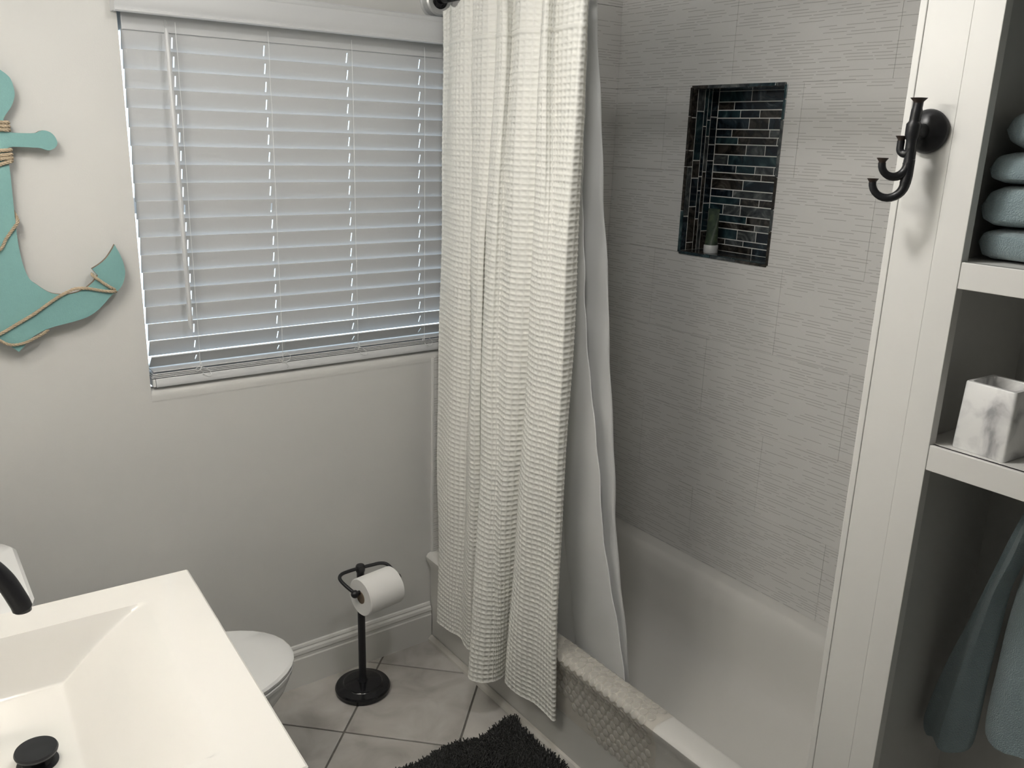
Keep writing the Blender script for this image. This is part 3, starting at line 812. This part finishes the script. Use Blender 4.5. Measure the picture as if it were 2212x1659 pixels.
# hanging towel, two lobes falling from a hook under the shelf
ht = thing('hanging_towel', 'teal towel hanging in two drooping folds below the lower closet shelf', 'towel', (.21, -1.76, .58))
def lobe(prof, x, th, seed):
    rows = []
    P = catmull([(a, b, z) for z, a, b in prof], 6)
    for i, p in enumerate(P):
        a, b, z = p.x, p.y, p.z; row = []; n = 24
        end = min(1, (len(P)-1-i)/3+.12)
        for k in range(n):
            t = 2*pi*k/n
            cy = (a+b)/2+(a-b)/2*cos(t)
            cxx = x+th*sin(t)*end*(1+.25*sin(cos(t)*5+seed+z*3))
            row.append((cxx, cy, z+.006*sin(cos(t)*4+seed)))
        rows.append(row)
    return MB().rings(rows)
part('towel_fold', lobe([(1.195, -1.772, -1.800), (1.11, -1.747, -1.780), (1.04, -1.730, -1.770), (.965, -1.714, -1.752), (.87, -1.692, -1.748), (.77, -1.668, -1.745), (.69, -1.653, -1.745), (.63, -1.6445, -1.744), (.60, -1.648, -1.740), (.585, -1.660, -1.730)], .200, .030, 0), M['towel'], ht, smooth=True)
part('towel_fold', lobe([(1.195, -1.79, -1.86), (1.10, -1.772, -1.90), (1.007, -1.7615, -1.93), (.897, -1.753, -1.945), (.786, -1.751, -1.95), (.70, -1.750, -1.95), (.655, -1.754, -1.95), (.645, -1.762, -1.945)], .215, .034, 2), M['towel'], ht, smooth=True)
part('towel_loop', MB().tube([(.21, -1.79, 1.19), (.212, -1.79, 1.205), (.22, -1.79, 1.2095)], .004, 8), M['towel'], ht)

# ------------------------------------------------------------------ tube in the niche
ty, tx, tz = -.452, XN+.045, NZ0+.0065
tt = thing('squeeze_tube', 'green squeeze tube standing on its white cap inside the dark niche', 'tube', (tx, ty, tz))
part('cap', MB().lathe([(.0225, 0), (.0235, .002), (.0235, .024), (.022, .026)], (tx, ty, tz), 28), M['capwhite'], tt, smooth=True)
rows = []
for i in range(13):
    t = i/12; z = tz+.0265+t*.108
    w_ = lerp(.0215, .0230, t); d_ = lerp(.0210, .0016, t**.9)
    rows.append([(tx+d_*sin(2*pi*k/28), ty+w_*cos(2*pi*k/28), z) for k in range(28)])
part('tube_body', MB().rings(rows), M['tubeplastic'], tt, smooth=True)
part('crimp', MB().box(tx-.0018, tx+.0018, ty-.0230, ty+.0230, tz+.1345, tz+.142), M['tubeplastic'], tt)

# ------------------------------------------------------------------ anchor on the window wall
AX = -1.172
ring = [(.037, 1.853), (.047, 1.845), (.055, 1.834), (.059, 1.812), (.057, 1.795), (.048, 1.775), (.033, 1.754), (.028, 1.738)]
armp = [(.030, 1.721), (.058, 1.7195), (.088, 1.720), (.100, 1.725), (.111, 1.7265), (.123, 1.722), (.131, 1.712), (.134, 1.699), (.129, 1.689), (.118, 1.683), (.109, 1.683), (.097, 1.687), (.083, 1.688), (.045, 1.689), (.033, 1.687)]
shp = [(.030, 1.650), (.030, 1.624), (.029, 1.583), (.028, 1.540), (.0275, 1.509), (.028, 1.466), (.032, 1.422), (.041, 1.388), (.057, 1.371), (.075, 1.355), (.092, 1.347), (.114, 1.344), (.140, 1.347), (.162, 1.357), (.179, 1.370)]
sh2 = [(.191, 1.385), (.179, 1.402), (.199, 1.414), (.215, 1.428), (.229, 1.447), (.236, 1.459), (.247, 1.432), (.253, 1.409), (.254, 1.385), (.247, 1.362), (.237, 1.347), (.228, 1.340), (.216, 1.332), (.202, 1.317), (.183, 1.299), (.160, 1.285), (.133, 1.277), (.107, 1.272), (.076, 1.266), (.051, 1.257), (.029, 1.244), (.015, 1.229), (.0, 1.214)]
def sm(l, n=4): return [(p.x, p.y) for p in catmull([(a, b, 0) for a, b in l], n)]
half = sm([(0, 1.872), (.018, 1.868)]+ring)+sm(armp)+sm(shp)+sh2[:1]+sm(sh2[1:6])[0:-1]+sm(sh2[5:])
outline = half+[(-x, z) for x, z in half[::-1][1:-1]]
anc = thing('wall_anchor', 'weathered teal wooden anchor wound with rope on the wall left of the window', 'wall decoration', (AX, -.02, 1.5))
YF, YB = -.040, -.027
bm = bmesh.new()
ov = [bm.verts.new((AX+x, YF, z)) for x, z in outline]
hole = [(0.0+.024*cos(t), 1.812+.030*sin(t)) for t in [2*pi*i/24 for i in range(24)]]
hv = [bm.verts.new((AX+x, YF, z)) for x, z in hole]
es = [bm.edges.new((ov[i-1], ov[i])) for i in range(len(ov))]+[bm.edges.new((hv[i-1], hv[i])) for i in range(len(hv))]
bmesh.ops.triangle_fill(bm, edges=es, use_beauty=True)
ext = bmesh.ops.extrude_face_region(bm, geom=bm.faces[:])
for v in [g for g in ext['geom'] if isinstance(g, bmesh.types.BMVert)]: v.co.y = YB
bmesh.ops.recalc_face_normals(bm, faces=bm.faces)
me = bpy.data.meshes.new('board'); 
for f in bm.faces:
    f.material_index = 0 if abs(f.normal.y) > .7 else 1
bm.to_mesh(me); bm.free(); me.materials.append(M['teal']); me.materials.append(M['edge'])
o = link('board', me, anc); o.location = (-anc.location.x, -anc.location.y, -anc.location.z)
part('standoff', MB().box(AX-.02, AX+.02, YB, -.0005, 1.44, 1.52).box(AX-.02, AX+.02, YB, -.0005, 1.66, 1.72), M['edge'], anc)
def rope(pts, r=.0040, n=8):
    P = catmull([(x, y, z) for x, y, z in pts], n)
    # resample evenly
    Q = [P[0]]; acc = 0
    for a, b in zip(P, P[1:]):
        d = (b-a).length; 
        k = max(1, int(d/.0025))
        for i in range(1, k+1): Q.append(a.lerp(b, i/k))
    mb = MB(); L = 0; Ls = [0]
    for a, b in zip(Q, Q[1:]): L += (b-a).length; Ls.append(L)
    for s in range(3):
        pp = []
        for i, q in enumerate(Q):
            t = (Q[min(i+1, len(Q)-1)]-Q[max(i-1, 0)]).normalized()
            n1 = t.cross(Vector((0, 1, 0))); n1 = n1.normalized() if n1.length > .1 else t.orthogonal().normalized()
            n2 = t.cross(n1); a = Ls[i]/.022*2*pi+s*2*pi/3
            pp.append(q+(n1*cos(a)+n2*sin(a))*r*.60)
        mb.tube(pp, r*.50, 7)
    part('rope', mb, M['rope'], anc, smooth=True)
YR = YF-.0042
for zc in (1.7425, 1.7345, 1.7265):
    rope([(AX-.036, YB, zc+.003), (AX-.036, YR, zc+.003), (AX, YR, zc), (AX+.036, YR, zc-.001), (AX+.037, YB, zc-.001)], .0042)
for zc in (1.682, 1.672, 1.664):
    rope([(AX-.036, YB, zc-.006), (AX-.036, YR, zc-.006), (AX, YR, zc-.003), (AX+.034, YR, zc), (AX+.036, YB, zc)], .0042)
rope([(AX-.034, YB, 1.628), (AX-.034, YR, 1.630), (AX-.01, YR, 1.640), (AX+.015, YR, 1.651), (AX+.034, YR, 1.657), (AX+.036, YB, 1.658)], .0042)
rope([(AX-.040, YB, 1.44), (AX-.040, YR, 1.445), (-1.182, YR, 1.460), (-1.168, YR, 1.483), (-1.150, YR, 1.507), (-1.1405, YR, 1.520), (-1.1395, -.034, 1.530), (-1.145, YB+.002, 1.545)], .0036)
rope([(-1.32, YB, 1.242), (-1.30, YR, 1.235), (-1.25, YR, 1.245), (-1.205, YR, 1.263), (-1.175, YR, 1.279), (-1.133, YR, 1.302), (-1.101, YR, 1.323), (-1.074, YR, 1.340), (-1.047, YR, 1.353), (-1.031, YR, 1.357), (-1.006, YR, 1.355), (-.975, YR, 1.347), (-.949, YR, 1.343), (-.942, -.034, 1.3425)], .0038)
rope([(-.992, YB, 1.388), (-.991, YR, 1.384), (-.971, YR, 1.366), (-.953, YR, 1.352), (-.943, -.034, 1.346)], .0038)
rope([(-1.24, YB, 1.262), (-1.225, YR, 1.256), (-1.207, YR, 1.246), (-1.197, YR, 1.238), (-1.182, YR, 1.233), (-1.160, YR, 1.235), (-1.134, YR, 1.245), (-1.115, YR, 1.2545), (-1.104, -.034, 1.259)], .0034)

# ------------------------------------------------------------------ vanity with integral basin
VR = radians(-2.4)
van = thing('bathroom_vanity', 'glossy cream one-piece sink top on a vanity cabinet in the lower left corner', 'sink', (-.974, -.6186, 0), VR)
ZT, DX, DY = .84, -.530, -.703
def smin(vals, k=60):
    m = min(vals); return m-math.log(sum(math.exp(-k*(v-m)) for v in vals))/k
def basin(x, y):
    s = (-.100-x)/.168                         # long easy slope on the front side
    s = 0 if s < 0 else (1 if s > 1 else s**1.35)
    fy = (-.097-y+.004*0)/.046                      # steep far wall
    ny = (y+.606)/.046
    bx = (x+.445)/.04
    v = smin([s, fy, ny, bx, 1.0], 34)
    return max(0, min(1, v))
NX, NYY = 150, 190
topv = MB(); rows = []
for i in range(NX+1):
    x = DX*i/NX; row = []
    for j in range(NYY+1):
        y = DY*j/NYY
        e = min(-x, x-DX, -y, y-DY); edge = .003*(1-min(1, e/.004))**2
        # faint fall of the drain plane to the front
        row.append((x, y, ZT-.100*basin(x, y)-edge))
    rows.append(row)
topv.rings(rows, cap0=False, cap1=False, closed=False)
# rim sides and underside
b = len(topv.v)
o = obj('sink_top', topv, M['solid'], van, smooth=True)
obj('sink_edge', MB().box(DX, 0, DY, 0, ZT-.032, ZT-.0032).box(-.47, -.03, -.65, -.05, ZT-.11, ZT-.102) if False else
    MB().box(-.0025, 0, DY, 0, ZT-.03, ZT-.003).box(DX, DX+.0025, DY, 0, ZT-.03, ZT-.003).box(DX, 0, -.0025, 0, ZT-.03, ZT-.003).box(DX, 0, DY, DY+.0025, ZT-.03, ZT-.003), M['solid'], van)
obj('cabinet_body', MB().box(DX+.01, -.022, DY+.012, DY+.03, .08, ZT-.032).box(DX+.01, -.022, -.03, -.012, .08, ZT-.032).box(DX+.01, DX+.02, DY+.03, -.03, .08, ZT-.032).box(DX+.02, -.022, DY+.03, -.03, .08, .10)
    .box(-.04, -.022, DY+.03, -.03, .70, ZT-.032).box(-.06, -.05, DY+.02, -.02, 0, .08).box(DX+.02, -.06, -.04, -.03, 0, .08).box(DX+.02, -.06, DY+.03, DY+.04, 0, .08), M['cabinet'], van)
for y0, y1 in ((DY+.016, DY/2-.002), (DY/2+.002, -.016)):
    d = obj('door', MB().box(-.021, -.004, y0, y1, .10, ZT-.04), M['cabinet'], van, bevel=.002)
    hy = y1-.03 if y0 < -.5 else y0+.03
    obj('handle', MB().tube([(-.004, hy, .60), (.012, hy, .605), (.016, hy, .62), (.016, hy, .70), (.012, hy, .715), (-.004, hy, .72)], .004, 8), M['black'], d)
# pop-up drain
obj('drain_ring', MB().lathe([(.031, 0), (.031, .0025), (.024, .004), (.022, .002)], (-.329, -.352, ZT-.0985), 36), M['black'], van, smooth=True)
obj('drain_stopper', MB().lathe([(.010, -.004), (.010, .018), (.026, .019), (.0315, .021), (.0325, .0245), (.031, .028), (.024, .0285), (.012, .0282), (0, .028)], (-.329, -.352, ZT-.098), 48), M['black'], van, smooth=True)
# faucet
fa = thing('basin_faucet', 'black gooseneck faucet curving over the cream sink from the left', 'faucet', (-1.466, -.952, ZT), 0)
part('faucet_base', MB().lathe([(.028, .0), (.028, .006), (.022, .010), (.019, .02), (.019, .11), (.0165, .115)], (-1.456, -.965, ZT), 32), M['black'], fa, smooth=True)
fp = [(-1.456, -.965, .95), (-1.456, -.965, 1.03), (-1.450, -.965, 1.085), (-1.425, -.966, 1.122), (-1.388, -.967, 1.134), (-1.352, -.968, 1.118), (-1.328, -.969, 1.085), (-1.313, -.970, 1.045), (-1.309, -.970, 1.030)]
part('spout', MB().tube(catmull(fp, 8), .0142, 24), M['black'], fa, smooth=True)
part('aerator', MB().lathe([(.0125, 0), (.0128, .006)], (-1.3088, -.970, 1.0255), 24), M['blackgloss'], fa)
part('faucet_lever', MB().tube([(-1.456, -.965, .955), (-1.456, -1.0, .965), (-1.456, -1.03, .99)], [.009, .006, .005], 12), M['black'], fa, smooth=True)

# ------------------------------------------------------------------ toilet
TY = -.385
tl = thing('toilet', 'white two-piece toilet with closed lid between the vanity and the window wall', 'toilet', (-1.1, TY, 0))
def ell(xb, xf, w, z, n=40, sq=2.2):
    """elongated plan: round front, squarer back"""
    pts = []; xc = xb+(xf-xb)*.45
    for k in range(n):
        a = 2*pi*k/n; c, s = cos(a), sin(a)
        x = xc+(xf-xc)*math.copysign(abs(c)**(2/2.05), c) if c > 0 else xc+(xc-xb)*math.copysign(abs(c)**(2/3.2), c)
        y = TY+w*math.copysign(abs(s)**(2/sq), s)
        pts.append((x, y, z))
    return pts
part('bowl', MB().rings([ell(-1.18, -.82, .11, .001), ell(-1.18, -.83, .105, .03), ell(-1.17, -.85, .10, .10), ell(-1.18, -.83, .105, .18), ell(-1.19, -.76, .135, .26), ell(-1.20, -.695, .170, .34), ell(-1.20, -.680, .180, .375), ell(-1.20, -.682, .180, .388), ell(-1.18, -.70, .165, .3885)]), M['porcelain'], tl, smooth=True)
part('seat', MB().rings([ell(-1.17, -.680, .178, .390), ell(-1.175, -.673, .183, .393), ell(-1.175, -.672, .184, .402), ell(-1.17, -.677, .180, .405)]), M['porcelain'], tl, smooth=True)
part('lid', MB().rings([ell(-1.19, -.680, .178, .4065), ell(-1.195, -.671, .185, .409), ell(-1.195, -.670, .186, .417), ell(-1.19, -.677, .181, .4225), ell(-1.14, -.74, .13, .4255), ell(-1.05, -.86, .05, .4265)]), M['porcelain'], tl, smooth=True)
def tank(x0, x1, hw, z, bow=.034, r=.085):
    base = rrect(x0, x1, TY-hw, TY+hw, r, z, 8); out = []
    for x, y, zz_ in base:
        f = max(0, (x-x0)/(x1-x0)); out.append((x+bow*f*(1-((y-TY)/hw)**2), y, zz_))
    return out
part('tank', MB().rings([tank(-1.50, -1.315, .185, .405), tank(-1.505, -1.30, .195, .45), tank(-1.51, -1.288, .203, .70), tank(-1.512, -1.284, .205, .775)]), M['porcelain'], tl, smooth=True)
part('tank_lid', MB().rings([tank(-1.515, -1.280, .210, .776), tank(-1.518, -1.274, .214, .782), tank(-1.518, -1.274, .214, .806), tank(-1.512, -1.282, .208, .814), tank(-1.48, -1.31, .17, .816)]), M['porcelain'], tl, smooth=True)
part('tank_support', MB().box(-1.48, -1.19, TY-.10, TY+.10, .25, .404), M['porcelain'], tl, bevel=.02)
part('flush_handle', MB().tube([(-1.265, TY-.14, .73), (-1.245, TY-.14, .73), (-1.243, TY-.19, .725)], .006, 8), M['plate'], tl)

# ------------------------------------------------------------------ toilet paper stand and roll
px, py = -.338, -.141
tp = thing('toilet_paper_stand', 'free-standing black toilet paper stand on the tiles beside the baseboard', 'toilet paper holder', (px, py, 0))
part('base', MB().lathe([(.083, .0), (.088, .004), (.089, .016), (.085, .022), (.066, .0265), (.0625, .0285), (.060, .0325), (.054, .0345), (.02, .036), (0, .036)], (px, py, 0), 56), M['blackgloss'], tp, smooth=True)
part('post', MB().lathe([(.0165, .035), (.0125, .042), (.0118, .06), (.0118, .425), (.0135, .428), (.0145, .434), (.0145, .446), (.012, .450), (0, .451)], (px, py, 0), 28), M['black'], tp, smooth=True)
bar = catmull([(-.396, -.220, .4065), (-.411, -.186, .422), (-.4165, -.160, .434), (-.404, -.147, .440), (-.375, -.143, .441), (px, -.142, .4405), (-.30, -.1455, .441), (-.272, -.150, .441), (-.254, -.160, .436), (-.243, -.178, .420), (-.241, -.199, .4065)], 6)
part('arm', MB().tube(bar, .0055, 12), M['black'], tp, smooth=True)
part('ball', MB().sphere((-.397, -.222, .4055), .0125), M['black'], tp, smooth=True)
part('ball', MB().sphere((-.240, -.200, .4055), .0125), M['black'], tp, smooth=True)
part('roll_bar', MB().tube([(-.397, -.222, .4055), (-.240, -.200, .4055)], .0065, 12), M['black'], tp, smooth=True)
rl = thing('toilet_paper_roll', 'thick white toilet paper roll hanging on the black stand', 'toilet paper', (-.320, -.216, .39), radians(8))
ro, ri, hl = .0590, .0200, .0620
rc = [(ri, -hl+.002), (ro-.003, -hl), (ro, -hl+.003), (ro, hl-.003), (ro-.003, hl), (ri, hl-.002)]
obj('paper', MB().lathe(rc+[(ri, -hl+.002)], (0, 0, 0), 56, 'x'), M['paper'], rl, smooth=True)
obj('core', MB().lathe([(ri-.0002, -hl+.001), (ri-.0002, hl-.001), (ri-.0018, hl-.001), (ri-.0018, -hl+.001), (ri-.0002, -hl+.001)], (0, 0, 0), 40, 'x'), M['card'], rl, smooth=True)
obj('loose_sheet', MB().rings([[(x, -ro*cos(a)-.0012*(1+max(0, a)), -ro*sin(a)-(0 if a < .0 else 0)) for x in (-hl+.002, hl-.002)] for a in [-.6+.1*i for i in range(12)]], cap0=False, cap1=False, closed=False), M['paper'], rl, smooth=True)

# ------------------------------------------------------------------ bath rug
rugx0, rugx1, rugy1, rugy0 = -.60, -.036, -.560, -1.40
rg = thing('bath_rug', 'dark charcoal shag bath rug on the floor along the tub apron', 'rug', (-.30, -.98, 0))
part('backing', MB().box(rugx0+.01, rugx1-.01, rugy0+.01, rugy1-.01, .001, .012), M['rug'], rg)
rs = random.Random(5); pile = MB()
for i in range(26000):
    x = rs.uniform(rugx0, rugx1); y = rugy1-(rugy1-rugy0)*(rs.random()**1.5)
    hh = rs.uniform(.015, .026)*(.9+.35*sin(x*31+sin(y*17)*2)*sin(y*27+1)); a = rs.uniform(0, 6.28); r = .0030
    lx = rs.gauss(0, .006)+.006*sin(y*21+x*13); ly = rs.gauss(0, .006)+.006*cos(x*19-y*11); b = len(pile.v)
    for k in range(3): pile.v.append((x+r*cos(a+k*2.094), y+r*sin(a+k*2.094), .008))
    for k in range(3): pile.v.append((x+lx+r*.65*cos(a+.6+k*2.094), y+ly+r*.65*sin(a+.6+k*2.094), .008+hh))
    for k in range(3):
        j = (k+1) % 3; pile.f.append((b+k, b+j, b+3+j, b+3+k))
    pile.f.append((b+3, b+4, b+5))
me = bpy.data.meshes.new('pile'); me.from_pydata(pile.v, [], pile.f); me.materials.append(M['rug'])
o = link('pile', me, rg); o.location = (-rg.location.x, -rg.location.y, 0); o['kind'] = 'stuff'

# ------------------------------------------------------------------ the room's lamps (above the frame)
cl = thing('ceiling_light', 'round white flush ceiling light over the middle of the bathroom', 'ceiling light', (-.62, -1.25, ZC))
part('lamp_pan', MB().lathe([(.11, -.001), (.115, -.02), (.108, -.035), (.091, -.04)], (-.62, -1.25, ZC), 40), M['white'], cl, smooth=True)
part('diffuser', MB().lathe([(.090, -.040), (.088, -.055), (.075, -.070), (.048, -.080), (0, -.084)], (-.62, -1.25, ZC), 40), M['lampglass'], cl, smooth=True)
vl = thing('vanity_light', 'three-globe vanity light on the left wall above the sink', 'wall light', (XL, -.97, 2.09))
part('back_bar', MB().box(XL+.0005, XL+.025, -1.30, -.64, 2.05, 2.13), M['black'], vl, bevel=.003)
for vy in VAN_Y:
    part('lamp_stem', MB().tube([(XL+.025, vy, 2.12), (-1.40, vy, 2.16), (-1.385, vy, 2.15)], .007, 10), M['black'], vl)
    part('lamp_shade', MB().lathe([(.02, .07), (.035, .065), (.05, .03), (.062, -.04), (.060, -.04), (.048, .028), (.033, .060), (.02, .066)], (-1.385, vy, 2.085), 28), M['globeglass'], vl, smooth=True)
